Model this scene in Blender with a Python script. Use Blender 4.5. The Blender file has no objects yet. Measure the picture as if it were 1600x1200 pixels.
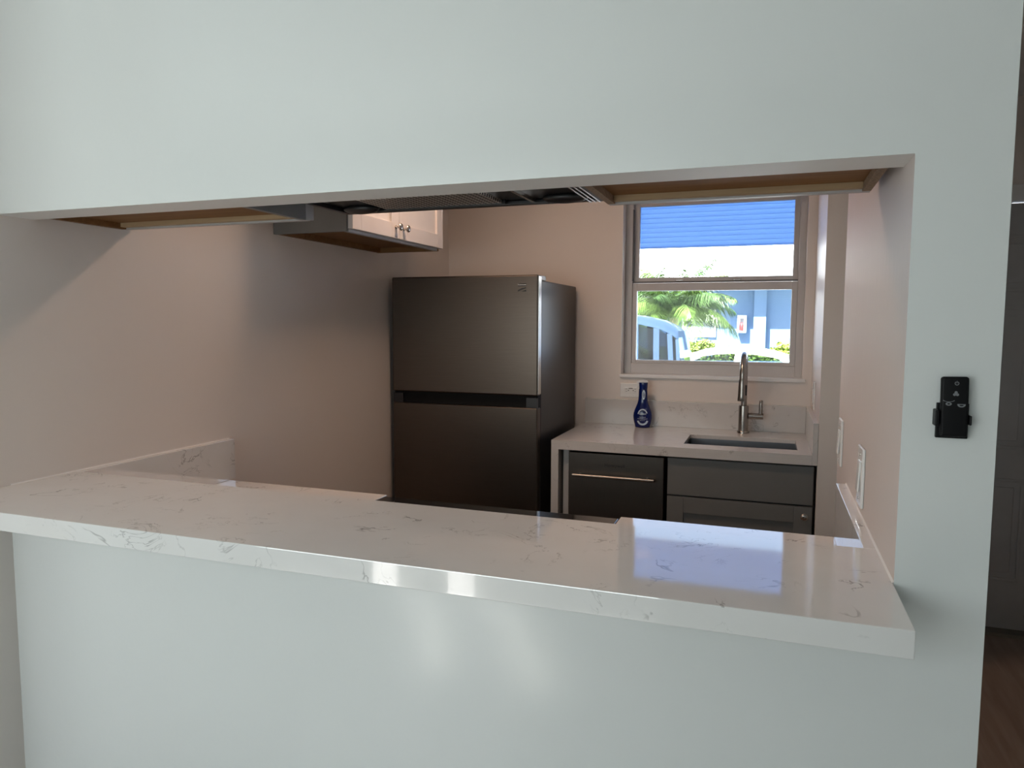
import bpy, bmesh, math, random
from mathutils import Vector, Matrix, Euler
random.seed(7)
sc = bpy.context.scene
COL = sc.collection
PI = math.pi

# ------------------------------------------------------------------ measures
XL, XJ, XW = -1.795, 0.2012, 0.330       # left wall, right jamb, end of the pier
ZT, ZB, ZK = 1.7295, 1.0561, 0.914       # opening head, bar top, kitchen counter
T = 0.102                                # thickness of the pass-through wall
YB = 2.667                               # back wall
CEIL = 2.50
XP, YS = 0.2105, 2.0                     # partition beside the sink, front of sink counter
GZ = -0.45                               # outside ground
ROOMX0, ROOMX1, ROOMY = -3.4, 1.75, -2.45

# ------------------------------------------------------------------ materials
def new_mat(name):
    m = bpy.data.materials.new(name); m.use_nodes = True
    nt = m.node_tree; b = nt.nodes['Principled BSDF']
    return m, nt, b

def mat(name, col, rough=0.5, metal=0.0, var=0.04, scale=8.0, bump=0.0, bscale=60.0, coat=0.0, spec=0.5, stretch=None):
    m, nt, b = new_mat(name)
    b.inputs['Roughness'].default_value = rough
    b.inputs['Metallic'].default_value = metal
    b.inputs['Specular IOR Level'].default_value = spec
    b.inputs['Coat Weight'].default_value = coat
    tc = nt.nodes.new('ShaderNodeTexCoord')
    vec = tc.outputs['Object']
    if stretch:
        mp = nt.nodes.new('ShaderNodeMapping'); mp.inputs['Scale'].default_value = stretch
        nt.links.new(vec, mp.inputs['Vector']); vec = mp.outputs['Vector']
    n = nt.nodes.new('ShaderNodeTexNoise'); n.inputs['Scale'].default_value = scale; n.inputs['Detail'].default_value = 4
    nt.links.new(vec, n.inputs['Vector'])
    r = nt.nodes.new('ShaderNodeValToRGB')
    c0 = [max(0, c*(1-var)) for c in col]; c1 = [min(1, c*(1+var)) for c in col]
    r.color_ramp.elements[0].color = (*c0, 1); r.color_ramp.elements[1].color = (*c1, 1)
    r.color_ramp.elements[0].position = .3; r.color_ramp.elements[1].position = .7
    nt.links.new(n.outputs['Fac'], r.inputs['Fac']); nt.links.new(r.outputs['Color'], b.inputs['Base Color'])
    if bump:
        n2 = nt.nodes.new('ShaderNodeTexNoise'); n2.inputs['Scale'].default_value = bscale; n2.inputs['Detail'].default_value = 3
        nt.links.new(vec, n2.inputs['Vector'])
        bp = nt.nodes.new('ShaderNodeBump'); bp.inputs['Strength'].default_value = bump; bp.inputs['Distance'].default_value = .01
        nt.links.new(n2.outputs['Fac'], bp.inputs['Height']); nt.links.new(bp.outputs['Normal'], b.inputs['Normal'])
    return m

def quartz(name, rough=.05, ior=2.4, k=1.0):
    """white quartz with thin broken grey veins"""
    m, nt, b = new_mat(name)
    N, L = nt.nodes.new, nt.links.new
    g = N('ShaderNodeNewGeometry')
    def vein(scale, dist, width, mscale, m0, m1, off):
        mp = N('ShaderNodeMapping'); mp.inputs['Location'].default_value = (off, off*.7, off*.3); L(g.outputs['Position'], mp.inputs[0])
        n0 = N('ShaderNodeTexNoise'); n0.inputs['Scale'].default_value = scale; n0.inputs['Detail'].default_value = 5; n0.inputs['Roughness'].default_value = .62; n0.inputs['Distortion'].default_value = dist
        L(mp.outputs[0], n0.inputs['Vector'])
        sb = N('ShaderNodeMath'); sb.operation = 'SUBTRACT'; sb.inputs[1].default_value = .5; L(n0.outputs['Fac'], sb.inputs[0])
        ab = N('ShaderNodeMath'); ab.operation = 'ABSOLUTE'; L(sb.outputs[0], ab.inputs[0])
        r = N('ShaderNodeMapRange'); r.inputs[1].default_value = 0; r.inputs[2].default_value = width; r.inputs[3].default_value = 1; r.inputs[4].default_value = 0
        L(ab.outputs[0], r.inputs[0])
        n1 = N('ShaderNodeTexNoise'); n1.inputs['Scale'].default_value = mscale; n1.inputs['Detail'].default_value = 2
        L(mp.outputs[0], n1.inputs['Vector'])
        r1 = N('ShaderNodeMapRange'); r1.inputs[1].default_value = m0; r1.inputs[2].default_value = m1; L(n1.outputs['Fac'], r1.inputs[0])
        mu = N('ShaderNodeMath'); mu.operation = 'MULTIPLY'; L(r.outputs[0], mu.inputs[0]); L(r1.outputs[0], mu.inputs[1]); return mu
    va, vb = vein(4.5, .5, .010, 11, .54, .68, 3.1), vein(7.0, .9, .009, 8, .55, .72, 11.7)
    mu = N('ShaderNodeMath'); mu.operation = 'MAXIMUM'; L(va.outputs[0], mu.inputs[0]); L(vb.outputs[0], mu.inputs[1])
    n2 = N('ShaderNodeTexNoise'); n2.inputs['Scale'].default_value = 14; n2.inputs['Detail'].default_value = 5
    L(g.outputs['Position'], n2.inputs['Vector'])
    base = N('ShaderNodeMixRGB'); base.inputs[1].default_value = (.79*k, .775*k, .76*k, 1); base.inputs[2].default_value = (.85*k, .84*k, .83*k, 1)
    L(n2.outputs['Fac'], base.inputs[0])
    c = N('ShaderNodeMixRGB'); c.inputs[2].default_value = (.20, .19, .19, 1)
    m2 = N('ShaderNodeMath'); m2.operation = 'MULTIPLY'; m2.inputs[1].default_value = .8
    L(mu.outputs[0], m2.inputs[0]); L(m2.outputs[0], c.inputs[0]); L(base.outputs[0], c.inputs[1]); L(c.outputs[0], b.inputs['Base Color'])
    b.inputs['Roughness'].default_value = rough
    b.inputs['IOR'].default_value = ior
    return m

def glass(name, tint=(.97, .99, 1.0), ior=1.25):
    m, nt, b = new_mat(name); nt.nodes.remove(b)
    N, L = nt.nodes.new, nt.links.new
    out = [n for n in nt.nodes if n.type == 'OUTPUT_MATERIAL'][0]
    tr = N('ShaderNodeBsdfTransparent'); tr.inputs[0].default_value = (*tint, 1)
    gl = N('ShaderNodeBsdfGlossy')
    n = N('ShaderNodeTexNoise'); n.inputs['Scale'].default_value = 3
    rr = N('ShaderNodeMapRange'); rr.inputs[3].default_value = .01; rr.inputs[4].default_value = .04
    L(n.outputs['Fac'], rr.inputs[0]); L(rr.outputs[0], gl.inputs['Roughness'])
    fr = N('ShaderNodeFresnel'); fr.inputs[0].default_value = ior
    mx = N('ShaderNodeMixShader'); L(fr.outputs[0], mx.inputs[0]); L(tr.outputs[0], mx.inputs[1]); L(gl.outputs[0], mx.inputs[2]); L(mx.outputs[0], out.inputs[0])
    return m

def wood(name, c0, c1, rough=.45, sc_=(2, 30, 30), spec=.2):
    m, nt, b = new_mat(name)
    N, L = nt.nodes.new, nt.links.new
    tc = N('ShaderNodeTexCoord'); mp = N('ShaderNodeMapping'); mp.inputs['Scale'].default_value = sc_
    L(tc.outputs['Object'], mp.inputs[0])
    n = N('ShaderNodeTexNoise'); n.inputs['Scale'].default_value = 2; n.inputs['Detail'].default_value = 6; n.inputs['Distortion'].default_value = .8
    L(mp.outputs[0], n.inputs['Vector'])
    r = N('ShaderNodeValToRGB'); r.color_ramp.elements[0].color = (*c0, 1); r.color_ramp.elements[1].color = (*c1, 1)
    r.color_ramp.elements[0].position = .3; r.color_ramp.elements[1].position = .7
    L(n.outputs['Fac'], r.inputs[0]); L(r.outputs[0], b.inputs['Base Color']); b.inputs['Roughness'].default_value = rough; b.inputs['Specular IOR Level'].default_value = spec
    return m

def emit(name, col, strength):
    m, nt, b = new_mat(name)
    N, L = nt.nodes.new, nt.links.new
    n = N('ShaderNodeTexNoise'); n.inputs['Scale'].default_value = 4
    mx = N('ShaderNodeMixRGB'); mx.inputs[1].default_value = (*col, 1); mx.inputs[2].default_value = (*[c*.96 for c in col], 1)
    L(n.outputs['Fac'], mx.inputs[0]); L(mx.outputs[0], b.inputs['Emission Color']); b.inputs['Emission Strength'].default_value = strength
    b.inputs['Base Color'].default_value = (.8, .8, .8, 1)
    return m

def wall_mat(name, col, rough, streak=False, ior=1.5):
    m, nt, b = new_mat(name)
    N, L = nt.nodes.new, nt.links.new
    g = N('ShaderNodeNewGeometry')
    n = N('ShaderNodeTexNoise'); n.inputs['Scale'].default_value = 2.2; n.inputs['Detail'].default_value = 5
    L(g.outputs['Position'], n.inputs['Vector'])
    mx = N('ShaderNodeMixRGB'); mx.inputs[1].default_value = (*[c*.985 for c in col], 1); mx.inputs[2].default_value = (*[min(1, c*1.015) for c in col], 1)
    L(n.outputs['Fac'], mx.inputs[0]); L(mx.outputs[0], b.inputs['Base Color'])
    b.inputs['Roughness'].default_value = rough; b.inputs['IOR'].default_value = ior
    mp = N('ShaderNodeMapping'); mp.inputs['Scale'].default_value = (1, 1, .12) if streak else (1, 1, 1)
    L(g.outputs['Position'], mp.inputs[0])
    n2 = N('ShaderNodeTexNoise'); n2.inputs['Scale'].default_value = 38 if streak else 60; n2.inputs['Detail'].default_value = 3
    L(mp.outputs[0], n2.inputs['Vector'])
    bp = N('ShaderNodeBump'); bp.inputs['Strength'].default_value = .22 if streak else .06; bp.inputs['Distance'].default_value = .004
    L(n2.outputs['Fac'], bp.inputs['Height']); L(bp.outputs[0], b.inputs['Normal'])
    return m

M = {}
M['wall_front'] = wall_mat('cool white semi gloss paint', (.78, .80, .79), .17, ior=1.75)
M['wall_kitchen'] = wall_mat('white kitchen paint', (.77, .71, .665), .42)
M['wall_streak'] = wall_mat('roller streaked paint with warm light tint', (.66, .595, .565), .55, True, ior=1.35)  # white paint with the warm light's pink tone put into its colour
M['wall_soffit'] = wall_mat('white soffit paint', (.82, .82, .81), .5)
M['ceiling'] = mat('ceiling paint', (.8, .8, .79), .8, bump=.05)
M['trimwhite'] = mat('white trim paint', (.8, .8, .8), .35)
M['quartz'] = quartz('white quartz with grey veins')
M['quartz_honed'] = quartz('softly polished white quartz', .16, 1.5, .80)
M['caulk'] = mat('white caulk', (.80, .78, .76), .8)
M['floor'] = wood('brown plank floor', (.23, .17, .14), (.32, .25, .205), .28, (12, 1.2, 12))
M['floor_tile'] = mat('pale beige floor tile', (.30, .285, .26), .18, var=.05, scale=3)
M['frame'] = mat('grey white aluminium frame', (.56, .545, .54), .4)
M['frame_dark'] = mat('dark grey gasket', (.12, .12, .12), .6)  # dark grey for the thin strips around the upper sash
M['glass'] = glass('window glass')
M['privacyglass'] = glass('tinted rear glass', (.13, .16, .19), 1.5)
M['carglass'] = glass('car glass', (.50, .60, .64))
M['gray'] = mat('grey cabinet paint', (.17, .172, .168), .42)
M['graylt'] = mat('light grey cabinet paint', (.42, .42, .42), .42)
M['doorpale'] = mat('pale grey shaker door paint', (.62, .60, .60), .42)
M['wood'] = wood('honey maple veneer', (.19, .092, .034), (.25, .13, .052), .6)
M['woodlt'] = wood('pale plywood rail', (.36, .25, .14), (.43, .31, .19), .5)
M['chip'] = mat('raw particle board edge', (.25, .17, .11), .8, var=.35, scale=180, bump=.3, bscale=200)
M['recess'] = mat('matt black recess plastic', (.006, .005, .005), .6, spec=.15)
M['darkgap'] = mat('dark recess', (.02, .02, .02), .7)
M['steel_dark'] = mat('dark brushed stainless', (.13, .105, .088), .33, 1.0, var=.05, scale=10, stretch=(1, 1, 60))
M['steel_dw'] = mat('dishwasher brushed stainless', (.17, .148, .13), .36, 1.0, var=.05, scale=10, stretch=(60, 1, 1))
M['steel'] = mat('brushed nickel', (.58, .55, .52), .26, 1.0, var=.04, scale=30)
M['steel_dull'] = mat('dull stainless', (.34, .31, .28), .3, 1.0)
M['nickel'] = mat('brushed nickel faucet finish', (.36, .335, .31), .27, 1.0)
M['chrome'] = mat('polished chrome', (.75, .72, .68), .12, 1.0)
M['sink'] = mat('sink stainless', (.30, .31, .33), .35, 1.0, var=.04, stretch=(1, 60, 1))
M['fridge_side'] = mat('charcoal textured enamel', (.016, .015, .018), .33, 0, var=.06, bump=.05, bscale=350, coat=0, spec=.5)
M['remoteblack'] = mat('matt black remote plastic', (.006, .006, .007), .5, spec=.2)
M['blackplastic'] = mat('black plastic', (.012, .012, .014), .35)
M['blackglass'] = mat('black ceramic glass', (.01, .01, .011), .05, spec=1.0)
M['ringgrey'] = mat('burner ring print', (.12, .12, .12), .2)
M['plate'] = mat('white switch plastic', (.82, .82, .81), .22)
M['slot'] = mat('dark outlet slot', (.05, .04, .04), .6)
M['blue'] = mat('deep blue bottle plastic', (.003, .012, .11), .18, coat=.15)
M['bluelabel'] = mat('bright blue label', (.01, .05, .42), .3)
M['labelwhite'] = mat('pale label print', (.55, .66, .78), .4)
M['whiteplastic'] = mat('white sprayer plastic', (.82, .82, .83), .3)
M['icon'] = mat('grey key print', (.20, .21, .22), .5)
M['logo'] = mat('dark emblem print', (.015, .014, .014), .4)
M['logolight'] = mat('bright emblem bevel', (.62, .58, .55), .25, .6)
M['door'] = mat('white entry door paint', (.42, .42, .43), .4)
M['threshold'] = mat('bronze threshold', (.20, .18, .15), .4, .7)
M['lamp'] = emit('warm diffuser', (1.0, .72, .50), 3.0)
M['blind'] = mat('white sun gap blind fabric', (.8, .8, .8), .8)
# filter mesh
def filter_mat():
    m, nt, b = new_mat('aluminium grease filter mesh')
    N, L = nt.nodes.new, nt.links.new
    tc = N('ShaderNodeTexCoord'); mp = N('ShaderNodeMapping'); mp.inputs['Scale'].default_value = (1, 1, 1)
    mp.inputs['Rotation'].default_value = (0, 0, math.radians(45)); L(tc.outputs['Object'], mp.inputs[0])
    ck = N('ShaderNodeTexChecker'); ck.inputs['Scale'].default_value = 95
    ck.inputs[1].default_value = (.95, .90, .86, 1); ck.inputs[2].default_value = (.10, .09, .085, 1)
    L(mp.outputs[0], ck.inputs[0]); L(ck.outputs[0], b.inputs['Base Color'])
    b.inputs['Metallic'].default_value = .8; b.inputs['Roughness'].default_value = .35
    bp = N('ShaderNodeBump'); bp.inputs['Strength'].default_value = .6; bp.inputs['Distance'].default_value = .004
    L(ck.outputs['Fac'], bp.inputs['Height']); L(bp.outputs[0], b.inputs['Normal'])
    return m
M['filter'] = filter_mat()
# outdoors
M['bwall'] = mat('blue grey stucco', (.12, .20, .325), .8, bump=.1)
M['bwhite'] = mat('white masonry paint', (.82, .82, .82), .7)
M['rooftile'] = mat('white roof tile', (.86, .86, .85), .6, bump=.2, bscale=12)
M['ground'] = mat('pale asphalt', (.40, .40, .39), .9, var=.12, bump=.2, bscale=30)
M['patio'] = mat('dark patio paving', (.13, .12, .11), .85, var=.15)
M['awning'] = mat('pale blue awning enamel', (.42, .60, .90), .45)
def shutter_mat():
    m, nt, b = new_mat('translucent blue shutter plastic'); N, L = nt.nodes.new, nt.links.new
    out = [n for n in nt.nodes if n.type == 'OUTPUT_MATERIAL'][0]
    n = N('ShaderNodeTexNoise'); n.inputs['Scale'].default_value = 9
    mx = N('ShaderNodeMixRGB'); mx.inputs[1].default_value = (.33, .47, .70, 1); mx.inputs[2].default_value = (.37, .51, .74, 1)
    L(n.outputs['Fac'], mx.inputs[0])
    tr = N('ShaderNodeBsdfTranslucent'); L(mx.outputs[0], tr.inputs[0])
    L(mx.outputs[0], b.inputs['Base Color']); b.inputs['Roughness'].default_value = .4
    ms = N('ShaderNodeMixShader'); ms.inputs[0].default_value = .25
    L(tr.outputs[0], ms.inputs[1]); L(b.outputs[0], ms.inputs[2]); L(ms.outputs[0], out.inputs[0]); return m
M['shutter'] = shutter_mat()
M['palmleaf'] = mat('palm leaflet green', (.085, .145, .028), .45, var=.35, scale=3)
M['palmleafdk'] = mat('darker palm leaflet green', (.045, .09, .022), .45, var=.35, scale=3)  # darker green for every third frond
M['palmtrunk'] = mat('palm trunk bark', (.30, .25, .18), .9, var=.2, bump=.3)
M['hedge'] = mat('yellow green hedge leaf', (.15, .20, .022), .5, var=.4, scale=5)
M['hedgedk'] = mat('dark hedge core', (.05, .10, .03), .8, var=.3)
M['carwhite'] = mat('white car paint', (.82, .83, .84), .25, coat=.6)
M['carblue'] = mat('pale blue silver car paint', (.055, .095, .165), .3, coat=.4)
M['tyre'] = mat('tyre rubber', (.02, .02, .02), .8)
M['red'] = mat('extinguisher red', (.60, .03, .03), .35)
M['slat'] = mat('grey window blind slats', (.30, .33, .36), .6)

# ------------------------------------------------------------------ mesh helpers
def merge(dst, src):
    me = bpy.data.meshes.new('tmp'); src.to_mesh(me); src.free(); dst.from_mesh(me); bpy.data.meshes.remove(me)

def box(bm, x0, x1, y0, y1, z0, z1, bevel=0.0, seg=2, rot=None, about=None):
    b = bmesh.new(); bmesh.ops.create_cube(b, size=1)
    for v in b.verts:
        v.co = Vector(((x0+x1)/2 + v.co.x*(x1-x0), (y0+y1)/2 + v.co.y*(y1-y0), (z0+z1)/2 + v.co.z*(z1-z0)))
    if bevel:
        bmesh.ops.bevel(b, geom=b.edges[:], offset=bevel, segments=seg, affect='EDGES', profile=.5)
    if rot is not None:
        c = Vector(about) if about else Vector(((x0+x1)/2, (y0+y1)/2, (z0+z1)/2))
        bmesh.ops.rotate(b, verts=b.verts, cent=c, matrix=rot)
    merge(bm, b); return bm

def lathe(bm, prof, center, axis='Z', n=32, sy=1.0):
    """prof: list of (r, h)"""
    b = bmesh.new(); rings = []
    for r, h in prof:
        ring = []
        for k in range(n):
            a = 2*PI*k/n
            ring.append(b.verts.new((r*math.cos(a), r*math.sin(a)*sy, h)))
        rings.append(ring)
    for i in range(len(rings)-1):
        for k in range(n):
            b.faces.new((rings[i][k], rings[i][(k+1) % n], rings[i+1][(k+1) % n], rings[i+1][k]))
    b.faces.new(list(reversed(rings[0]))); b.faces.new(rings[-1])
    if axis == 'X': mtx = Matrix.Rotation(PI/2, 4, 'Y')
    elif axis == '-Y': mtx = Matrix.Rotation(PI/2, 4, 'X')
    elif axis == '-X': mtx = Matrix.Rotation(-PI/2, 4, 'Y')
    elif axis == '-Z': mtx = Matrix.Rotation(PI, 4, 'X')
    else: mtx = Matrix.Identity(4)
    bmesh.ops.transform(b, matrix=Matrix.Translation(center) @ mtx, verts=b.verts)
    bmesh.ops.recalc_face_normals(b, faces=b.faces)
    merge(bm, b); return bm

def tube(bm, pts, rad, n=16, caps=True):
    """rad: float or list"""
    pts = [Vector(p) for p in pts]
    rs = rad if isinstance(rad, (list, tuple)) else [rad]*len(pts)
    b = bmesh.new(); rings = []
    prev = None
    for i, p in enumerate(pts):
        d = (pts[min(i+1, len(pts)-1)] - pts[max(i-1, 0)]).normalized()
        if prev is None:
            u = d.orthogonal().normalized()
        else:
            u = (prev - d*prev.dot(d)).normalized()
        w = d.cross(u); prev = u
        rings.append([b.verts.new(p + (u*math.cos(2*PI*k/n) + w*math.sin(2*PI*k/n))*rs[i]) for k in range(n)])
    for i in range(len(rings)-1):
        for k in range(n):
            b.faces.new((rings[i][k], rings[i][(k+1) % n], rings[i+1][(k+1) % n], rings[i+1][k]))
    if caps:
        b.faces.new(list(reversed(rings[0]))); b.faces.new(rings[-1])
    bmesh.ops.recalc_face_normals(b, faces=b.faces)
    merge(bm, b); return bm

def prism(bm, poly, axis, a0, a1, bevel=0):
    """poly of 2-D points extruded along an axis ('X': poly is (y,z); 'Y': (x,z); 'Z': (x,y))"""
    b = bmesh.new()
    def P(p, a):
        if axis == 'X': return (a, p[0], p[1])
        if axis == 'Y': return (p[0], a, p[1])
        return (p[0], p[1], a)
    v0 = [b.verts.new(P(p, a0)) for p in poly]; v1 = [b.verts.new(P(p, a1)) for p in poly]
    n = len(poly)
    b.faces.new(v0); b.faces.new(list(reversed(v1)))
    for k in range(n): b.faces.new((v0[k], v1[k], v1[(k+1) % n], v0[(k+1) % n]))
    bmesh.ops.recalc_face_normals(b, faces=b.faces)
    if bevel: bmesh.ops.bevel(b, geom=b.edges[:], offset=bevel, segments=2, affect='EDGES')
    merge(bm, b); return bm

def B(*a, **k):
    return box(bmesh.new(), *a, **k)

def obj(name, bm, material, parent=None, smooth=False, origin=None):
    """link a mesh authored in world coordinates"""
    me = bpy.data.meshes.new(name)
    base = Vector(parent['_o']) if parent is not None and '_o' in parent else Vector((0, 0, 0))
    if parent is None and origin is not None: base = Vector(origin)
    bmesh.ops.translate(bm, verts=bm.verts, vec=-base)
    bm.to_mesh(me); bm.free()
    if smooth:
        for p in me.polygons: p.use_smooth = True
    for mm in (material if isinstance(material, (list, tuple)) else [material]): me.materials.append(mm)
    if smooth:
        try: me.set_sharp_from_angle(angle=math.radians(40))
        except Exception: pass
    o = bpy.data.objects.new(name, me); COL.objects.link(o)
    o['_o'] = tuple(base)
    if parent is not None: o.parent = parent
    elif origin is not None: o.location = base
    return o

def tag(o, label, cat, group=None, kind=None):
    o['label'] = label; o['category'] = cat
    if group: o['group'] = group
    if kind: o['kind'] = kind
    return o

def thing(name, label, cat, loc, group=None):
    o = bpy.data.objects.new(name, None); o.empty_display_size = .05; COL.objects.link(o)
    o.location = loc; o['_o'] = tuple(loc); return tag(o, label, cat, group)

def struct(name, bm, m, parent=None, smooth=False):
    o = obj(name, bm, m, parent, smooth)
    if parent is None: o['kind'] = 'structure'
    return o

def text_bm(s, size, center, facing='-Y', depth=.0006, xscale=1.0):
    cu = bpy.data.curves.new('txt', 'FONT'); cu.body = s; cu.size = size; cu.align_x = 'CENTER'; cu.align_y = 'CENTER'
    cu.extrude = depth; cu.resolution_u = 3
    o = bpy.data.objects.new('txt', cu); COL.objects.link(o)
    dg = bpy.context.evaluated_depsgraph_get(); dg.update()
    me = bpy.data.meshes.new_from_object(o.evaluated_get(dg))
    bm = bmesh.new(); bm.from_mesh(me)
    bpy.data.objects.remove(o); bpy.data.curves.remove(cu); bpy.data.meshes.remove(me)
    bmesh.ops.scale(bm, vec=(xscale, 1, 1), verts=bm.verts)
    bmesh.ops.transform(bm, matrix=Matrix.Translation(center) @ Matrix.Rotation(PI/2, 4, 'X'), verts=bm.verts)
    return bm

# ------------------------------------------------------------------ shell
bm = bmesh.new()
box(bm, XL, XJ, 0, T, 0, ZB-.0411); box(bm, XL, XJ, 0, T, ZT, CEIL); box(bm, XJ, XW, 0, T, 0, CEIL)
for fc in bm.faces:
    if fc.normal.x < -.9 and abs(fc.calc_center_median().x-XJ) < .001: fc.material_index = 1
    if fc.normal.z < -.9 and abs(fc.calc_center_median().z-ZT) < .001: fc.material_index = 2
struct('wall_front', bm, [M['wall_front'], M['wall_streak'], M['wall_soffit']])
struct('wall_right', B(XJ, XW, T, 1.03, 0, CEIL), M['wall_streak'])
bm = bmesh.new(); box(bm, XP, XW, YS, YB, 0, CEIL)
struct('wall_partition', bm, M['wall_kitchen'])
struct('wall_left', B(XL-.12, XL, -.55, YB, 0, CEIL), M['wall_kitchen'])
# back wall with the kitchen window opening and the entry door opening
WX0, WX1, WZ0, WZ1 = -.762, .166, 1.185, 2.165
DX0, DX1, DZ1 = .75, 1.66, 2.03
bm = bmesh.new(); Y1 = YB+.20
for (a, b_, c, d) in ((XL-.12, WX0, 0, CEIL), (WX0, WX1, 0, WZ0), (WX0, WX1, WZ1, CEIL), (WX1, DX0, 0, CEIL), (DX0, DX1, DZ1, CEIL), (DX1, ROOMX1+.12, 0, CEIL)):
    box(bm, a, b_, YB, Y1, c, d)
struct('wall_back', bm, M['wall_kitchen'])
struct('wall_hall', B(ROOMX1, ROOMX1+.12, ROOMY, YB, 0, CEIL), M['wall_front'])
struct('wall_hall_blocker', B(1.15, ROOMX1, 0, T, 0, CEIL), M['wall_front'])  # unseen wall piece added to keep daylight out of the hall
struct('wall_side', B(ROOMX0-.12, ROOMX0, ROOMY, -.43, 0, CEIL), M['wall_front'])
struct('wall_return', B(ROOMX0-.12, XL-.12, -.55, -.43, 0, CEIL), M['wall_front'])
SX0, SX1, SZ1 = -2.75, -.45, 2.1
bm = bmesh.new()
box(bm, ROOMX0-.12, SX0, ROOMY-.15, ROOMY, 0, CEIL); box(bm, SX1, ROOMX1+.12, ROOMY-.15, ROOMY, 0, CEIL); box(bm, SX0, SX1, ROOMY-.15, ROOMY, SZ1, CEIL)
struct('wall_rear', bm, M['wall_front'])
struct('floor', B(ROOMX0-.12, ROOMX1+.12, ROOMY-.15, 0, -.1, 0), M['floor_tile'])
struct('floor_hall', B(XL-.12, ROOMX1+.12, .0005, Y1, -.1, 0), M['floor'])
struct('ceiling', B(ROOMX0-.12, ROOMX1+.12, ROOMY-.15, Y1, CEIL, CEIL+.12), M['ceiling'])
# caulk beads where the bar top meets the walls
def bead(y0, y1, x, s):
    return prism(bmesh.new(), [(x, ZB), (x+s*.003, ZB), (x, ZB+.003)], 'Y', y0, y1)
struct('trim_2', bead(.002, .764, XJ, -1), M['caulk'])
struct('trim_3', bead(.002, .788, XL, 1), M['caulk'])

# ------------------------------------------------------------------ kitchen window
FY = YB+.085
bm = bmesh.new()
FX0, FX1, FZ0, FZ1 = WX0, WX1, 1.1852, WZ1
def ring(bm, x0, x1, z0, z1, wl, wr, wb, wt, y0, y1, bev=.002):
    box(bm, x0, x0+wl, y0, y1, z0, z1, bev); box(bm, x1-wr, x1, y0, y1, z0, z1, bev)
    box(bm, x0+wl, x1-wr, y0, y1, z0, z0+wb, bev); box(bm, x0+wl, x1-wr, y0, y1, z1-wt, z1, bev)
ring(bm, FX0, FX1, FZ0, FZ1, .040, .034, .0618, .03, FY, FY+.09)
win = struct('window_1', bm, M['frame'])
bm = bmesh.new(); ring(bm, FX0+.040, FX1-.034, 1.690, FZ1-.03, .030, .026, .03, .028, FY+.04, FY+.065)
us = struct('upper_sash', bm, M['frame'], win)
bm = bmesh.new(); ring(bm, FX0+.040, FX1-.034, 1.247, 1.688, .024, .028, .018, .042, FY+.012, FY+.042)
ls = struct('lower_sash', bm, M['frame'], win)
bm = bmesh.new(); box(bm, FX0+.040, FX1-.034, FY+.010, FY+.018, 1.690, 1.697); box(bm, FX0+.038, FX0+.043, FY-.001, FY+.03, 1.70, 2.09)
struct('gasket', bm, M['frame_dark'], win)
struct('pane', B(FX0+.066, FX1-.056, FY+.050, FY+.054, 1.716, FZ1-.055), M['glass'], us)
struct('pane', B(FX0+.060, FX1-.058, FY+.025, FY+.029, 1.262, 1.650), M['glass'], ls)
bm = bmesh.new()
for xx in (-.47, -.17): box(bm, xx-.02, xx+.02, FY+.034, FY+.040, 1.699, 1.707, .002)
struct('sash_lock', bm, M['steel'], us)
bm = bmesh.new(); box(bm, WX0-.004, WX1+.015, YB-.014, FY, 1.172, 1.190, .003)
struct('trim_1', bm, M['trimwhite'])

# ------------------------------------------------------------------ entry door in the hall
dr = struct('door_1', B(DX0, DX1, YB+.02, YB+.065, .012, DZ1-.006), M['door'])
def panel(x0, x1, z0, z1):
    bm = bmesh.new(); y = YB+.02
    for (a, b_, c, d) in ((x0, x1, z1-.014, z1), (x0, x1, z0, z0+.014), (x0, x0+.014, z0+.014, z1-.014), (x1-.014, x1, z0+.014, z1-.014)):
        box(bm, a, b_, y-.006, y, c, d, .002)
    box(bm, x0+.04, x1-.04, y-.004, y, z0+.04, z1-.04, .003)
    struct('door_panel', bm, M['door'], dr)
for (a, b_) in ((.865, 1.153), (1.257, 1.545)):
    panel(a, b_, .249, .742); panel(a, b_, .885, 1.55); panel(a, b_, 1.62, 1.88)
bm = bmesh.new(); lathe(bm, [(.028, 0), (.028, .006), (.011, .01), (.011, .035), (.026, .045), (.028, .06), (.018, .072)], (DX1-.07, YB+.02, .95), '-Y', 20)
struct('door_knob', bm, M['steel'], dr, True)
bm = bmesh.new()
box(bm, DX0-.07, DX0, YB-.014, YB, 0, DZ1+.075, .003); box(bm, DX1, DX1+.07, YB-.014, YB, 0, DZ1+.075, .003); box(bm, DX0, DX1, YB-.014, YB, DZ1+.0, DZ1+.075, .003)
struct('trim_4', bm, M['trimwhite'])
bm = prism(bmesh.new(), [(YB-.06, 0), (YB-.045, .012), (YB+.09, .016), (YB+.09, 0)], 'X', DX0, DX1)
struct('trim_5', bm, M['threshold'])
struct('baseboard_hall', B(ROOMX1-.014, ROOMX1, T, YB, 0, .10, .003), M['trimwhite'])

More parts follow.
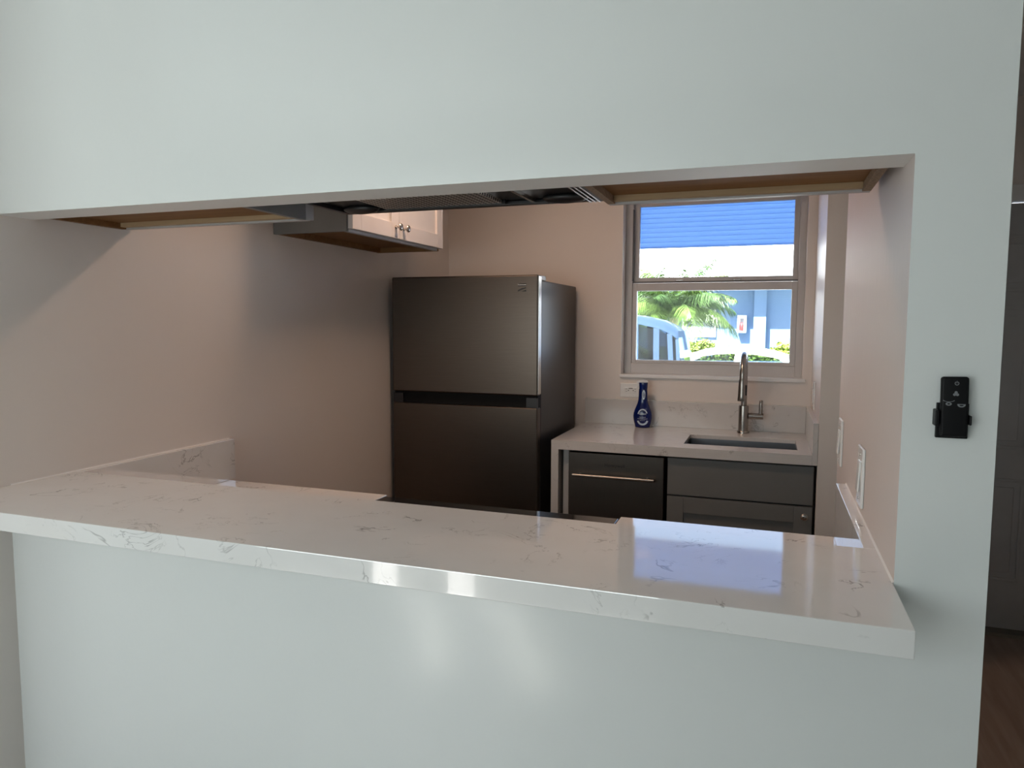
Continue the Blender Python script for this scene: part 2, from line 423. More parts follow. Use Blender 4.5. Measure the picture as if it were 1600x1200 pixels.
# ------------------------------------------------------------------ bar top and counters beyond the wall
YBAR, YK = .186, .760
RX0, RX1 = -1.146, -.385
bm = B(XL+.0005, XJ-.0006, -.192, -.0003, ZB-.0411, ZB, .0018)
o = obj('bar_countertop', B(XL+.0005, XJ-.0006, -.192, YBAR, ZB-.0410, ZB, .0016), M['quartz'], origin=(-.8, 0, ZB-.041)); bm.free()
tag(o, 'long white veined quartz bar top running through the pass-through opening', 'countertop')
def counter(name, x0, x1, label):
    o = obj(name, B(x0, x1, T+.001, YK, ZK-.040, ZK, .0015), M['quartz'], origin=((x0+x1)/2, .4, ZK-.04)); tag(o, label, 'countertop', None)
counter('kitchen_countertop', XL+.001, RX0, 'lower white quartz counter behind the left end of the bar')
counter('kitchen_countertop', RX1, XJ-.001, 'lower white quartz counter behind the right end of the bar')
def splash(x0, x1, y0, y1, label):
    o = obj('backsplash', B(x0, x1, y0, y1, ZK+.0005, ZB, .0012), M['quartz'], origin=(x0, y0, ZK)); tag(o, label, 'backsplash', None)
splash(XL+.0005, XL+.024, YBAR+.0004, .788, 'short quartz upstand on the left kitchen wall behind the bar')
splash(XJ-.024, XJ-.0005, YBAR+.0004, .764, 'short quartz upstand under the light switches on the right wall')

def shaker_door(parent, name, face, u0, u1, z0, z1, dpt, m, hinge_knob=None, rail=.06, dirn=1, axis='Y'):
    """shaker panel; axis 'Y': face is a y plane and u is x; axis 'X': face is an x plane and u is y; dirn = outward sign"""
    bm = bmesh.new()
    def bx(a0, a1, c0, c1, d0, d1, bev=.0015):
        lo, hi = sorted((face+dirn*d0, face+dirn*d1))
        if axis == 'Y': box(bm, a0, a1, lo, hi, c0, c1, bev)
        else: box(bm, lo, hi, a0, a1, c0, c1, bev)
    bx(u0, u0+rail, z0, z1, 0, dpt); bx(u1-rail, u1, z0, z1, 0, dpt)
    bx(u0+rail, u1-rail, z0, z0+rail, 0, dpt); bx(u0+rail, u1-rail, z1-rail, z1, 0, dpt)
    bx(u0+rail-.002, u1-rail+.002, z0+rail-.002, z1-rail+.002, 0, dpt*.5, 0)
    return obj(name, bm, m, parent)

KNOB = [(.0085, 0), (.0085, .002), (.0055, .004), (.005, .012), (.009, .016), (.0145, .021), (.015, .025), (.012, .029), (.005, .031)]
def knob(parent, c, axis):
    return obj('knob', lathe(bmesh.new(), KNOB, c, axis, 24), M['steel'], parent, True)

def base_cabinet(x0, x1, label, ndoor):
    t = thing('base_cabinet', label, 'cabinet', ((x0+x1)/2, .4, 0), None)
    bm = bmesh.new(); box(bm, x0, x1, T+.001, YK-.045, .10, ZK-.0405); box(bm, x0+.002, x1-.002, T+.03, YK-.10, 0, .10)
    obj('carcass', bm, M['gray'], t)
    y = YK-.045; w = (x1-x0)
    d = obj('drawer', B(x0+.004, x1-.004, y+.0004, y+.02, .70, .862, .0015), M['gray'], t); knob(d, ((x0+x1)/2, y+.02, .78), 'Y')
    for k in range(ndoor):
        a = x0+.004+k*w/ndoor; b_ = x0+(k+1)*w/ndoor-.004
        d = shaker_door(t, 'door', y+.0004, a, b_, .105, .692, .02, M['gray']); knob(d, ((b_-.03) if k == 0 else (a+.03), y+.0204, .65), 'Y')
    return t
# lathe with axis 'Y' (pointing +Y)
_l = lathe
def lathe(bm, prof, center, axis='Z', n=32, sy=1.0):
    if axis == 'Y':
        b = _l(bmesh.new(), prof, (0, 0, 0), 'Z', n, sy)
        bmesh.ops.transform(b, matrix=Matrix.Translation(center) @ Matrix.Rotation(-PI/2, 4, 'X'), verts=b.verts); merge(bm, b); return bm
    return _l(bm, prof, center, axis, n, sy)
base_cabinet(XL+.002, RX0-.004, 'grey base cabinet under the left lower quartz counter', 2)
base_cabinet(RX1+.004, XJ-.002, 'grey base cabinet under the right lower quartz counter', 2)

# range between the two lower counters
t = thing('range', 'black glass-top range set between the two lower quartz counters', 'range', ((RX0+RX1)/2, .4, 0))
RZ = ZK-.001
obj('body', B(RX0+.004, RX1-.004, .112, .700, .06, RZ-.012), M['steel_dark'], t)
for sx in (RX0+.05, RX1-.05):
    for yy in (.16, .64): obj('foot', lathe(bmesh.new(), [(.018, 0), (.018, .0598)], (sx, yy, 0), 'Z', 12), M['blackplastic'], t)
ct = obj('cooktop', B(RX0+.003, RX1-.003, .112, .742, RZ-.0118, RZ, .002), M['blackglass'], t)
for (cx, cy, r) in ((-.95, .30, .09), (-.58, .30, .075), (-.95, .56, .075), (-.58, .56, .10)):
    bm = bmesh.new()
    for rr in (r, r*.6):
        b = bmesh.new(); res = bmesh.ops.create_circle(b, segments=48, radius=rr); 
        e = bmesh.ops.extrude_edge_only(b, edges=b.edges[:])
        vs = [v for v in e['geom'] if isinstance(v, bmesh.types.BMVert)]
        for v in vs: v.co *= (rr-.003)/rr
        bmesh.ops.translate(b, verts=b.verts, vec=(cx, cy, RZ+.0003)); merge(bm, b)
    obj('burner_ring', bm, M['ringgrey'], ct)
obj('control_panel', B(RX0+.004, RX1-.004, .7005, .738, .80, RZ-.0122, .003), M['blackplastic'], t)
for k in range(4):
    obj('control_knob', lathe(bmesh.new(), [(.02, 0), (.019, .02), (.015, .023)], (RX0+.12+k*.17, .7382, .85), 'Y', 20), M['steel'], t, True)
od = obj('oven_door', B(RX0+.006, RX1-.006, .7005, .735, .24, .795, .004), M['blackglass'], t)
bm = tube(bmesh.new(), [(RX0+.08, .775, .75), (RX1-.08, .775, .75)], .011); 
for sx in (RX0+.10, RX1-.10): tube(bm, [(sx, .735, .75), (sx, .775, .75)], .008)
obj('handle', bm, M['steel'], od, True)
obj('storage_drawer', B(RX0+.006, RX1-.006, .7005, .73, .07, .232, .004), M['steel_dark'], t)

# ------------------------------------------------------------------ cabinets hung on the kitchen side of the header
CZ0, CZ1, CYB, CYF = 1.737, 2.44, T+.001, .390
def hung_cabinet(x0, x1, label, left_m, right_m, zb=CZ0, recess=.016):
    t = thing('wall_cabinet', label, 'cabinet', ((x0+x1)/2, .25, zb), None)
    bm = bmesh.new(); box(bm, x0+.016, x1-.016, CYB, CYF-.02, zb+recess, CZ1)
    obj('carcass', bm, M['wood'], t)
    obj('side_panel', B(x0, x0+.016, CYB, CYF-.02, zb, CZ1), left_m, t); obj('side_panel', B(x1-.016, x1, CYB, CYF-.02, zb, CZ1), right_m, t)
    obj('rail', B(x0+.0165, x1-.0165, CYF-.040, CYF-.0205, zb+.004, zb+.0158), M['woodlt'], t)
    obj('face_frame', B(x0, x1, CYF-.02, CYF, zb, CZ1, .001), M['graylt'], t)
    w = x1-x0; n = 2
    for k in range(n):
        d = shaker_door(t, 'door', CYF+.0003, x0+.003+k*w/n, x0-.003+(k+1)*w/n, zb+.004, CZ1-.004, .02, M['graylt'], rail=.05)
        knob(d, (x0+w/2+(-.03 if k == 0 else .03), CYF+.0203, zb+.06), 'Y')
    return t
hung_cabinet(XL+.002, -1.158, 'wall cabinet with bare wood underside at the left end of the opening', M['wood'], M['gray'])
hung_cabinet(-.352, .184, 'wall cabinet with bare wood underside above the sink window view', M['chip'], M['chip'])
hung_cabinet(-1.154, -.356, 'short wall cabinet directly above the dark range hood', M['gray'], M['gray'], 1.94)

# range hood
HZ0, HZ1, HX0, HX1, HYF = 1.776, 1.939, -1.148, -.400, .56
t = thing('range_hood', 'dark under-cabinet range hood with mesh filter over the opening', 'range hood', ((HX0+HX1)/2, .3, HZ0))
bm = bmesh.new()
prism(bm, [(CYB, HZ0+.012), (HYF, HZ0+.012), (HYF, HZ0+.05), (.42, HZ1), (CYB, HZ1)], 'X', HX0, HX1)
obj('hood_shell', bm, M['blackplastic'], t)
bm = bmesh.new()
box(bm, HX0, HX1, HYF-.022, HYF, HZ0, HZ0+.0118, .003); box(bm, HX0, HX0+.014, CYB, HYF-.022, HZ0, HZ0+.0118); box(bm, HX1-.014, HX1, CYB, HYF-.022, HZ0, HZ0+.0118)
obj('rim', bm, M['blackplastic'], t)
bm = bmesh.new()
for k in range(3): tube(bm, [(HX1-.012-k*.012, CYB+.01, HZ0-.002), (HX1-.012-k*.012, HYF-.004, HZ0-.001)], .0018, 8)
obj('trim_strip', bm, M['steel'], t, True)
fl = obj('grease_filter', B(-1.002, -.665, CYB+.01, HYF-.04, HZ0+.003, HZ0+.0116), M['filter'], t)
ring2 = ((-1.012, -.655, CYB+.003, CYB+.0098), (-1.012, -.655, HYF-.0398, HYF-.032))
for a, b_, c, d in ring2: obj('filter_rail', B(a, b_, c, d, HZ0+.001, HZ0+.0116), M['blackplastic'], fl)
for xx, w in ((-1.075, .055), (-.49, .06)):
    b = bmesh.new(); bmesh.ops.create_uvsphere(b, u_segments=20, v_segments=12, radius=1)
    for v in b.verts: v.co = Vector((xx+v.co.x*w, HYF-.05+v.co.y*.03, HZ0+.006+v.co.z*.014))
    obj('lamp_lens', b, M['blackplastic'], t, True)
obj('clip', B(-.585, -.577, CYB+.02, HYF-.03, HZ0+.002, HZ0+.0116), M['steel'], t)

# ------------------------------------------------------------------ wall cabinet on the left wall
LX, LY0, LY1, LZ0, LZ1 = -1.4735, 1.060, 1.848, 1.802, 2.44
t = thing('wall_cabinet', 'grey wall cabinet with two pale shaker doors hung on the left wall', 'cabinet', (-1.63, 1.45, LZ0), None)
X0 = XL+.001
obj('carcass', B(X0+.02, LX-.02, LY0+.0165, LY1-.0165, LZ0+.024, LZ1), M['wood'], t)
obj('side_panel', B(X0, LX-.0005, LY0, LY0+.016, LZ0, LZ1), M['gray'], t)
obj('side_panel', B(X0, LX-.0005, LY1-.016, LY1, LZ0, LZ1), M['wood'], t)
obj('hanging_rail', B(X0, X0+.0195, LY0+.0165, LY1-.0165, LZ0+.001, LZ1), M['wood'], t)
obj('face_frame', B(LX-.0195, LX, LY0+.0165, LY1-.0165, LZ0, LZ1), M['graylt'], t)
d = shaker_door(t, 'door', LX+.0005, LY0+.010, 1.4265, LZ0+.010, LZ1-.004, .021, M['doorpale'], axis='X', rail=.062); knob(d, (LX+.0215, 1.396, LZ0+.055), 'X')
d = shaker_door(t, 'door', LX+.0005, 1.4300, LY1+.002, LZ0+.010, LZ1-.004, .021, M['doorpale'], axis='X', rail=.062); knob(d, (LX+.0215, 1.460, LZ0+.055), 'X')

# ------------------------------------------------------------------ refrigerator
FX0_, FX1_, FYF = -1.766, -1.008, 1.925
t = thing('refrigerator', 'dark stainless top-freezer refrigerator standing against the back wall', 'refrigerator', (-1.387, 2.3, 0))
obj('cabinet', B(FX0_+.008, FX1_-.004, FYF+.068, YB-.03, .045, 1.668, .006), M['fridge_side'], t)
bm = bmesh.new(); box(bm, FX0_+.014, FX1_-.012, FYF+.056, FYF+.0675, .06, 1.66)
obj('gasket', bm, M['darkgap'], t)
fd = obj('freezer_door', B(FX0_, FX1_, FYF, FYF+.055, 1.128, 1.690, .006, 3), M['steel_dark'], t)
bm = bmesh.new(); box(bm, FX0_, FX1_, FYF, FYF+.055, .075, 1.070, .006, 3)
rd = obj('fridge_door', bm, M['steel_dark'], t)
obj('handle_recess', B(FX0_+.002, FX1_-.002, FYF+.018, FYF+.055, 1.0704, 1.1276), M['recess'], t)
obj('end_cap', B(FX0_+.001, FX0_+.055, FYF+.004, FYF+.0178, 1.0704, 1.118), M['fridge_side'], t)
obj('end_cap', B(FX1_-.055, FX1_-.001, FYF+.004, FYF+.0178, 1.0704, 1.118), M['fridge_side'], t)
obj('hinge', B(FX1_-.085, FX1_-.004, FYF+.02, FYF+.0555, 1.1186, 1.1276, .002), M['steel'], t)
obj('hinge_cover', B(FX1_-.08, FX1_-.006, FYF+.056, FYF+.15, 1.6685, 1.692, .005), M['graylt'], t)
obj('door_edge', B(FX1_+.0002, FX1_+.002, FYF+.008, FYF+.050, 1.135, 1.684), M['steel'], fd)
obj('toe_grille', B(FX0_+.02, FX1_-.02, FYF+.09, FYF+.12, .005, .0445), M['blackplastic'], t)
# emblem: small word strip over two sweeping wedges
bm = bmesh.new(); ex, ez = -1.085, 1.632
box(bm, ex-.020, ex+.020, FYF-.0016, FYF-.0002, ez+.006, ez+.019, .0005)
prism(bm, [(ex-.020, ez-.019), (ex-.020, ez-.012), (ex-.002, ez-.003), (ex+.020, ez+.001), (ex+.020, ez-.004), (ex+.002, ez-.010)], 'Y', FYF-.0016, FYF-.0002)
prism(bm, [(ex-.004, ez-.019), (ex+.020, ez-.010), (ex+.020, ez-.019)], 'Y', FYF-.0016, FYF-.0002)
em = obj('emblem', bm, M['logo'], fd)
obj('emblem_lettering', text_bm('Kenmore', .0105, (ex, FYF-.0018, ez+.0125), depth=.0002), M['logolight'], em)

# ------------------------------------------------------------------ sink run
CX0, CX1 = -.9608, .1883
SHX0, SHX1, SHY0, SHY1 = -.356, .135, 2.118, 2.412
bm = bmesh.new(); z0 = ZK-.018
# slab with a cut-out, as a ring of quads
def slab_with_hole(bm, x0, x1, y0, y1, hx0, hx1, hy0, hy1, z0, z1):
    b = bmesh.new(); g = {}
    for z in (z0, z1):
        o_ = [b.verts.new(p) for p in ((x0, y0, z), (x1, y0, z), (x1, y1, z), (x0, y1, z))]
        i_ = [b.verts.new(p) for p in ((hx0, hy0, z), (hx1, hy0, z), (hx1, hy1, z), (hx0, hy1, z))]
        g[z] = (o_, i_)
        for k in range(4): b.faces.new((o_[k], o_[(k+1) % 4], i_[(k+1) % 4], i_[k]))
    for idx in (0, 1):
        a, c = g[z0][idx], g[z1][idx]
        for k in range(4): b.faces.new((a[k], a[(k+1) % 4], c[(k+1) % 4], c[k]))
    bmesh.ops.recalc_face_normals(b, faces=b.faces); merge(bm, b)
t = thing('sink_countertop', 'white quartz sink counter with waterfall end beside the refrigerator', 'countertop', (-.39, 2.33, 0))
slab_with_hole(bm, CX0, CX1, YS, YB-.001, SHX0, SHX1, SHY0, SHY1, z0, ZK)
obj('slab', bm, M['quartz_honed'], t)
obj('apron', B(CX0+.0362, CX1, YS, YS+.03, ZK-.043, z0-.0002), M['quartz_honed'], t)
obj('waterfall_end', B(CX0, CX0+.036, YS, YB-.002, .001, z0-.0002, .001), M['quartz_honed'], t)
o = obj('backsplash', B(CX0+.006, CX1-.0003, YB-.0245, YB-.0008, ZK+.0003, ZK+.138, .001), M['quartz_honed'], origin=(-.39, YB, ZK))
tag(o, 'quartz upstand behind the faucet along the back wall', 'backsplash')
o = obj('backsplash', B(CX1+.0003, XP-.0008, YS, YB-.002, ZK-.043, ZK+.138, .001), M['quartz_honed'], origin=(.2, 2.3, z0))
tag(o, 'quartz upstand at the right end of the sink counter', 'backsplash')
# undermount sink
t = thing('kitchen_sink', 'rectangular stainless undermount sink below the faucet', 'sink', (-.11, 2.265, z0-.2))
bm = bmesh.new(); d = .006; zb_ = z0-.19
ix0, ix1, iy0, iy1 = SHX0-d, SHX1+d, SHY0-d, SHY1+d
box(bm, ix0-.0015, ix0, iy0, iy1, zb_, z0-.0006); box(bm, ix1, ix1+.0015, iy0, iy1, zb_, z0-.0006)
box(bm, ix0, ix1, iy0-.0015, iy0, zb_, z0-.0006); box(bm, ix0, ix1, iy1, iy1+.0015, zb_, z0-.0006)
box(bm, ix0, ix1, iy0, iy1, zb_-.0015, zb_)
obj('basin', bm, M['sink'], t)
obj('drain', lathe(bmesh.new(), [(.045, 0), (.044, .003), (.035, .004), (.02, .002)], (-.11, 2.31, zb_+.0002), 'Z', 28), M['chrome'], t, True)
# faucet
fx, fy = -.109, 2.560
t = thing('faucet', 'brushed nickel pull-down faucet with side lever behind the sink', 'faucet', (fx, fy, ZK))
obj('base_ring', lathe(bmesh.new(), [(.029, 0), (.029, .008), (.026, .012)], (fx, fy, ZK+.0002), 'Z', 32), M['nickel'], t, True)
obj('body', lathe(bmesh.new(), [(.0245, .0124), (.0245, .137), (.0235, .141), (.016, .1425)], (fx, fy, ZK), 'Z', 32), M['nickel'], t, True)
pts = [(fx, fy, ZK+.1427), (fx, fy, 1.22)]
R_ = .098
for k in range(1, 15):
    a = PI*k/14
    pts.append((fx-.004*k/14, fy-R_+R_*math.cos(a), 1.22+R_*math.sin(a)))
pts.append((fx-.004, fy-2*R_, 1.205))
obj('spout', tube(bmesh.new(), pts, .0145, 20), M['nickel'], t, True)
hd = obj('spray_head', lathe(bmesh.new(), [(.0145, 0), (.0175, .012), (.0190, .05), (.0200, .085), (.0215, .105), (.0205, .108)], (fx-.004, fy-2*R_, 1.2047), '-Z', 28), M['nickel'], t, True)
obj('spray_button', B(fx+.0125, fx+.0185, fy-2*R_-.012, fy-2*R_+.002, 1.125, 1.175, .002), M['blackplastic'], hd)
bm = tube(bmesh.new(), [(fx+.0246, fy, 1.002), (fx+.095, fy, 1.002)], .0155, 24)
hl = obj('valve', bm, M['nickel'], t, True)
obj('lever', tube(bmesh.new(), [(fx+.082, fy, 1.012), (fx+.082, fy, 1.06), (fx+.083, fy, 1.080), (fx+.083, fy, 1.084)], [.0095, .0095, .0090, .006], 20), M['nickel'], hl, True)
# dishwasher
t = thing('dishwasher', 'narrow stainless dishwasher with bar handle under the sink counter', 'dishwasher', (-.655, 2.3, 0))
dx0, dx1 = -.8785, -.432
obj('tub', B(dx0+.004, dx1-.004, YS+.045, YB-.06, .06, .855), M['blackplastic'], t)
dd = obj('door', B(dx0, dx1, YS+.018, YS+.0448, .105, .8585, .003), M['steel_dw'], t)
bm = tube(bmesh.new(), [(-.852, YS-.016, .757), (-.472, YS-.016, .757)], .0065, 16)
for sx in (-.82, -.505): tube(bm, [(sx, YS+.0178, .757), (sx, YS-.016, .757)], .005, 10)
obj('handle', bm, M['steel_dull'], dd, True)
obj('lettering', text_bm('Honeywell', .022, (-.658, YS+.0176, .8065), depth=.0003), M['logo'], dd)
obj('kick_plate', B(dx0+.004, dx1-.004, YS+.07, YS+.085, .004, .10), M['blackplastic'], t)
o = obj('filler_panel', B(-.908, -.882, YS+.032, YS+.50, .001, .8955), M['graylt'], origin=(-.895, 2.2, 0))
tag(o, 'slim grey filler panel between waterfall end and dishwasher', 'panel')
# sink cabinet
t = thing('sink_cabinet', 'grey sink cabinet with flat false front and shaker door', 'cabinet', (-.11, 2.3, 0))
sx0, sx1 = -.418, .2045
bm = bmesh.new()
box(bm, sx0, sx0+.016, YS+.04, YB-.03, .10, .868); box(bm, sx1-.016, sx1, YS+.04, YB-.03, .10, .868)
box(bm, sx0+.016, sx1-.016, YS+.04, YB-.03, .10, .116); box(bm, sx0+.016, sx1-.016, YB-.045, YB-.03, .116, .868); box(bm, sx0+.016, sx1-.016, YS+.04, YS+.05, .116, .868)
box(bm, sx0+.002, sx1-.002, YS+.09, YS+.105, .001, .10)
obj('carcass', bm, M['darkgap'], t)
obj('false_front', B(sx0+.004, sx1-.006, YS+.018, YS+.0395, .694, .862, .0015), M['gray'], t)
d = shaker_door(t, 'door', YS+.0395, sx0+.004, sx1-.006, .108, .686, .0215, M['gray'], dirn=-1, rail=.073)
knob(d, (.166, YS+.018, .647), '-Y')

# spray soap bottle
bx_, by_ = -.622, 2.572
t = thing('spray_bottle', 'blue dish spray bottle with white trigger top standing beside the outlet', 'bottle', (bx_, by_, ZK))
prof = [(.034, .0), (.039, .003), (.041, .012), (.046, .030), (.0495, .050), (.050, .062), (.048, .078), (.043, .094), (.0355, .112), (.0285, .130), (.0245, .148), (.0232, .168), (.0228, .190), (.0222, .205)]
bd = obj('body', lathe(bmesh.new(), prof, (bx_, by_, ZK+.0003), 'Z', 40, .62), M['blue'], t, True)
sh = obj('shroud', lathe(bmesh.new(), [(.0218, .2053), (.0222, .215), (.0228, .228), (.0232, .238), (.0225, .2405)], (bx_+.001, by_, ZK), 'Z', 32, .75), M['blue'], t, True)
bm = bmesh.new()
prism(bm, [(bx_-.034, ZK+.238), (bx_-.036, ZK+.243), (bx_-.022, ZK+.251), (bx_-.002, ZK+.254), (bx_+.014, ZK+.252), (bx_+.0255, ZK+.245), (bx_+.025, ZK+.2408), (bx_-.022, ZK+.2408)], 'Y', by_-.013, by_+.013, .002)
obj('sprayer_cap', bm, M['whiteplastic'], t)
bm = bmesh.new()
prism(bm, [(bx_-.033, ZK+.240), (bx_-.024, ZK+.240), (bx_-.0245, ZK+.225), (bx_-.033, ZK+.212), (bx_-.046, ZK+.205), (bx_-.046, ZK+.209), (bx_-.036, ZK+.217), (bx_-.030, ZK+.226)], 'Y', by_-.007, by_+.007, .0012)
obj('trigger', bm, M['whiteplastic'], t)
def on_bottle(bm_, lift):
    """wrap flat lettering (x,z) onto the bottle's belly"""
    for v in bm_.verts:
        h = v.co.z-ZK; r = prof[-1][0]
        for (r0, h0), (r1, h1) in zip(prof, prof[1:]):
            if h0 <= h <= h1: r = r0+(r1-r0)*(h-h0)/(h1-h0)
        q = max(-.98, min(.98, (v.co.x-bx_)/r))
        v.co.y = by_-.62*r*math.sqrt(1-q*q)-lift-(.0003 if v.co.y < -.0001 else 0)
    return bm_
def disc(cx, cz, rx, rz, a0, a1, rin, n=40):
    b = bmesh.new(); o_ = []; i_ = []
    for k in range(n+1):
        a = a0+(a1-a0)*k/n
        o_.append(b.verts.new((cx+rx*math.cos(a), 0, cz+rz*math.sin(a)))); i_.append(b.verts.new((cx+rx*rin*math.cos(a), 0, cz+rz*rin*math.sin(a))))
    for k in range(n): b.faces.new((o_[k], i_[k], i_[k+1], o_[k+1]))
    bmesh.ops.subdivide_edges(b, edges=b.edges[:], cuts=1)
    return b
def wtext(s, size, z, xo=.004):
    b = text_bm(s, size, (bx_+xo, 0, z), depth=0)
    bmesh.ops.triangulate(b, faces=b.faces[:]); bmesh.ops.subdivide_edges(b, edges=[e for e in b.edges if e.calc_length() > .004], cuts=2)
    return b
lab = bmesh.new()
merge(lab, on_bottle(disc(bx_+.004, ZK+.068, .027, .034, .35, PI-.2, .80), .0006))
merge(lab, on_bottle(disc(bx_+.004, ZK+.048, .031, .034, PI+.35, 2*PI-.3, .70), .0006))
merge(lab, on_bottle(wtext('Dawn', .0155, ZK+.076), .0008))
merge(lab, on_bottle(wtext('PLATINUM', .0072, ZK+.058), .0008))
merge(lab, on_bottle(wtext('POWERWASH', .0082, ZK+.049), .0008))
merge(lab, on_bottle(wtext('dish spray', .0068, ZK+.041), .0008))
obj('label_print', lab, M['labelwhite'], bd); lab = bmesh.new()
merge(lab, on_bottle(disc(bx_+.006, ZK+.176, .0085, .026, 0, 2*PI, .62), .0006))
for k in range(5): merge(lab, on_bottle(disc(bx_+.006, ZK+.161+k*.008, .0042, .0028, 0, 2*PI, .2, 12), .0006))
obj('neck_print', lab, M['labelwhite'], bd)

# ------------------------------------------------------------------ outlets and switches
def plate_y(name, label, cat, cx, cz, w, h):
    t = thing(name, label, cat, (cx, YB, cz))
    obj('cover_plate', B(cx-w/2, cx+w/2, YB-.006, YB-.0003, cz-h/2, cz+h/2, .002), M['plate'], t); return t
ox, oz = -.703, 1.1025
t = plate_y('outlet', 'white horizontal outlet on back wall left of the window sill', 'outlet', ox, oz, .118, .076)
rc = obj('receptacle', B(ox-.034, ox+.034, YB-.0085, YB-.0061, oz-.0165, oz+.0165, .001), M['plate'], t)
bm = bmesh.new()
box(bm, ox-.012, ox+.010, YB-.0094, YB-.0086, oz+.0085, oz+.0125)
for s in (-1, 1):
    box(bm, ox+s*.024-.0045, ox+s*.024+.0045, YB-.0092, YB-.0086, oz+.0055, oz+.0070); box(bm, ox+s*.024-.0045, ox+s*.024+.0045, YB-.0092, YB-.0086, oz-.0070, oz-.0055)
    lathe(bm, [(.0028, 0), (.0028, .0006)], (ox+s*.013, YB-.0086, oz-.001), '-Y', 12)
obj('slots', bm, M['slot'], rc)
def plate_x(name, label, cat, x, cy, cz, w=.082, h=.128, rocker=True):
    t = thing(name, label, cat, (x, cy, cz))
    obj('cover_plate', B(x-.0065, x-.0003, cy-w/2, cy+w/2, cz-h/2, cz+h/2, .0022), M['plate'], t)
    bm = bmesh.new(); box(bm, x-.0105, x-.0066, cy-.0165, cy+.0165, cz-.033, cz+.033, .0015, rot=Matrix.Rotation(math.radians(2.5), 3, 'Y') if rocker else None)
    obj('rocker' if rocker else 'receptacle', bm, M['plate'], t)
    for s in (-1, 1): obj('screw', lathe(bmesh.new(), [(.0032, 0), (.0028, .0012)], (x-.0066, cy, cz+s*.048), '-X', 12), M['steel'], t, True)
plate_x('light_switch', 'white rocker light switch on right wall nearer the bar front', 'light switch', XJ, .445, 1.141)
plate_x('light_switch', 'white rocker light switch at the far edge of the right wall', 'light switch', XJ, .925, 1.141)
plate_x('outlet', 'white outlet on the partition wall right of the sink', 'outlet', XP, 2.37, 1.135, rocker=False)

# ------------------------------------------------------------------ remote control in its wall cradle
rx0, rx1, rz0, rz1 = .2500, .2872, 1.2995, 1.3912
tilt = Matrix.Rotation(math.radians(-1.2), 3, 'Y'); mid = ((rx0+rx1)/2, -.01, (rz0+rz1)/2)
t = thing('remote_control', 'small black remote control held in a wall cradle', 'remote control', ((rx0+rx1)/2, -.012, rz0))
rb = obj('body', B(rx0, rx1, -.0185, -.0075, rz0, rz1, .004, 4, rot=tilt, about=mid), M['remoteblack'], t, True)
cx = (rx0+rx1)/2
bm = bmesh.new()
def flat_ring(bm, cx, cz, r, rin, a0=0, a1=2*PI, n=28, rz=None):
    b = disc(cx, cz, r, rz or r, a0, a1, rin, n)
    bmesh.ops.translate(b, verts=b.verts, vec=(0, -.0188, 0)); merge(bm, b)
flat_ring(bm, cx+.001, 1.3815, .0030, .68, PI/2+.5, PI/2+2*PI-.5); box(bm, cx+.0006, cx+.0014, -.0189, -.0187, 1.3815, 1.3852)
for k in range(3):
    a = PI/2+k*2*PI/3; flat_ring(bm, cx+.0005+.0022*math.cos(a), 1.3655+.0022*math.sin(a), .0021, .05, n=14)
flat_ring(bm, cx-.0085, 1.3500, .0042, .45, n=24, rz=.0026); flat_ring(bm, cx+.0085, 1.3495, .0055, .55, PI, 2*PI, n=24, rz=.0042); box(bm, cx+.003, cx+.014, -.0189, -.0187, 1.3492, 1.3503)
flat_ring(bm, cx-.0085, 1.3565, .0085, .85, PI+.3, 2*PI-.3, n=20, rz=.0035)
obj('key_print', bm, M['icon'], rb)
t = thing('remote_mount', 'black plastic cradle on the pier holding the remote control', 'holder', (cx, 0, 1.31))
bm = bmesh.new()
box(bm, rx0-.003, rx1+.003, -.0068, 0, 1.296, 1.350, .001)
obj('back_plate', bm, M['remoteblack'], t)
obj('side_clip', B(rx0-.0072, rx0-.0018, -.0215, -.0004, 1.3155, 1.3405, .0015), M['remoteblack'], t)
obj('side_clip', B(rx1+.0012, rx1+.0042, -.0215, -.0004, 1.3185, 1.3330, .0012), M['remoteblack'], t)

# ------------------------------------------------------------------ kitchen ceiling light (linear fixture)
t = thing('ceiling_light', 'long slim warm ceiling light in the kitchen', 'ceiling light', (-1.28, 1.32, CEIL))
obj('housing', B(-1.77, -.79, 1.25, 1.39, CEIL-.035, CEIL-.0005, .004), M['trimwhite'], t)
obj('diffuser', B(-1.76, -.80, 1.26, 1.38, CEIL-.045, CEIL-.0352, .003), M['lamp'], t)

# unseen blinds added to shape the sun: two gaps lay strips on the floor
def blind(x0, x1, label):
    bm = bmesh.new(); x = x0
    while x < x1-.01:
        w = min(.09, x1-x); box(bm, x, x+w-.001, ROOMY-.06, ROOMY-.057, .02, 2.08); x += w
    tag(obj('sun_gap_blind', bm, M['blind'], origin=(x0, ROOMY-.06, 0)), label, 'blind')
blind(SX0, -2.01, 'added unseen white blinds left of the first sun gap')
blind(-1.86, -1.56, 'added unseen white blinds between the two sun gaps')
blind(-1.41, SX1, 'added unseen white blinds right of the second sun gap')

# ------------------------------------------------------------------ outdoors
struct('ground', B(-40, 40, 2.9, 60, GZ-.2, GZ), M['ground'])
struct('patio', B(-12, 12, -14, ROOMY-.16, GZ-.2, -.02), M['patio'])
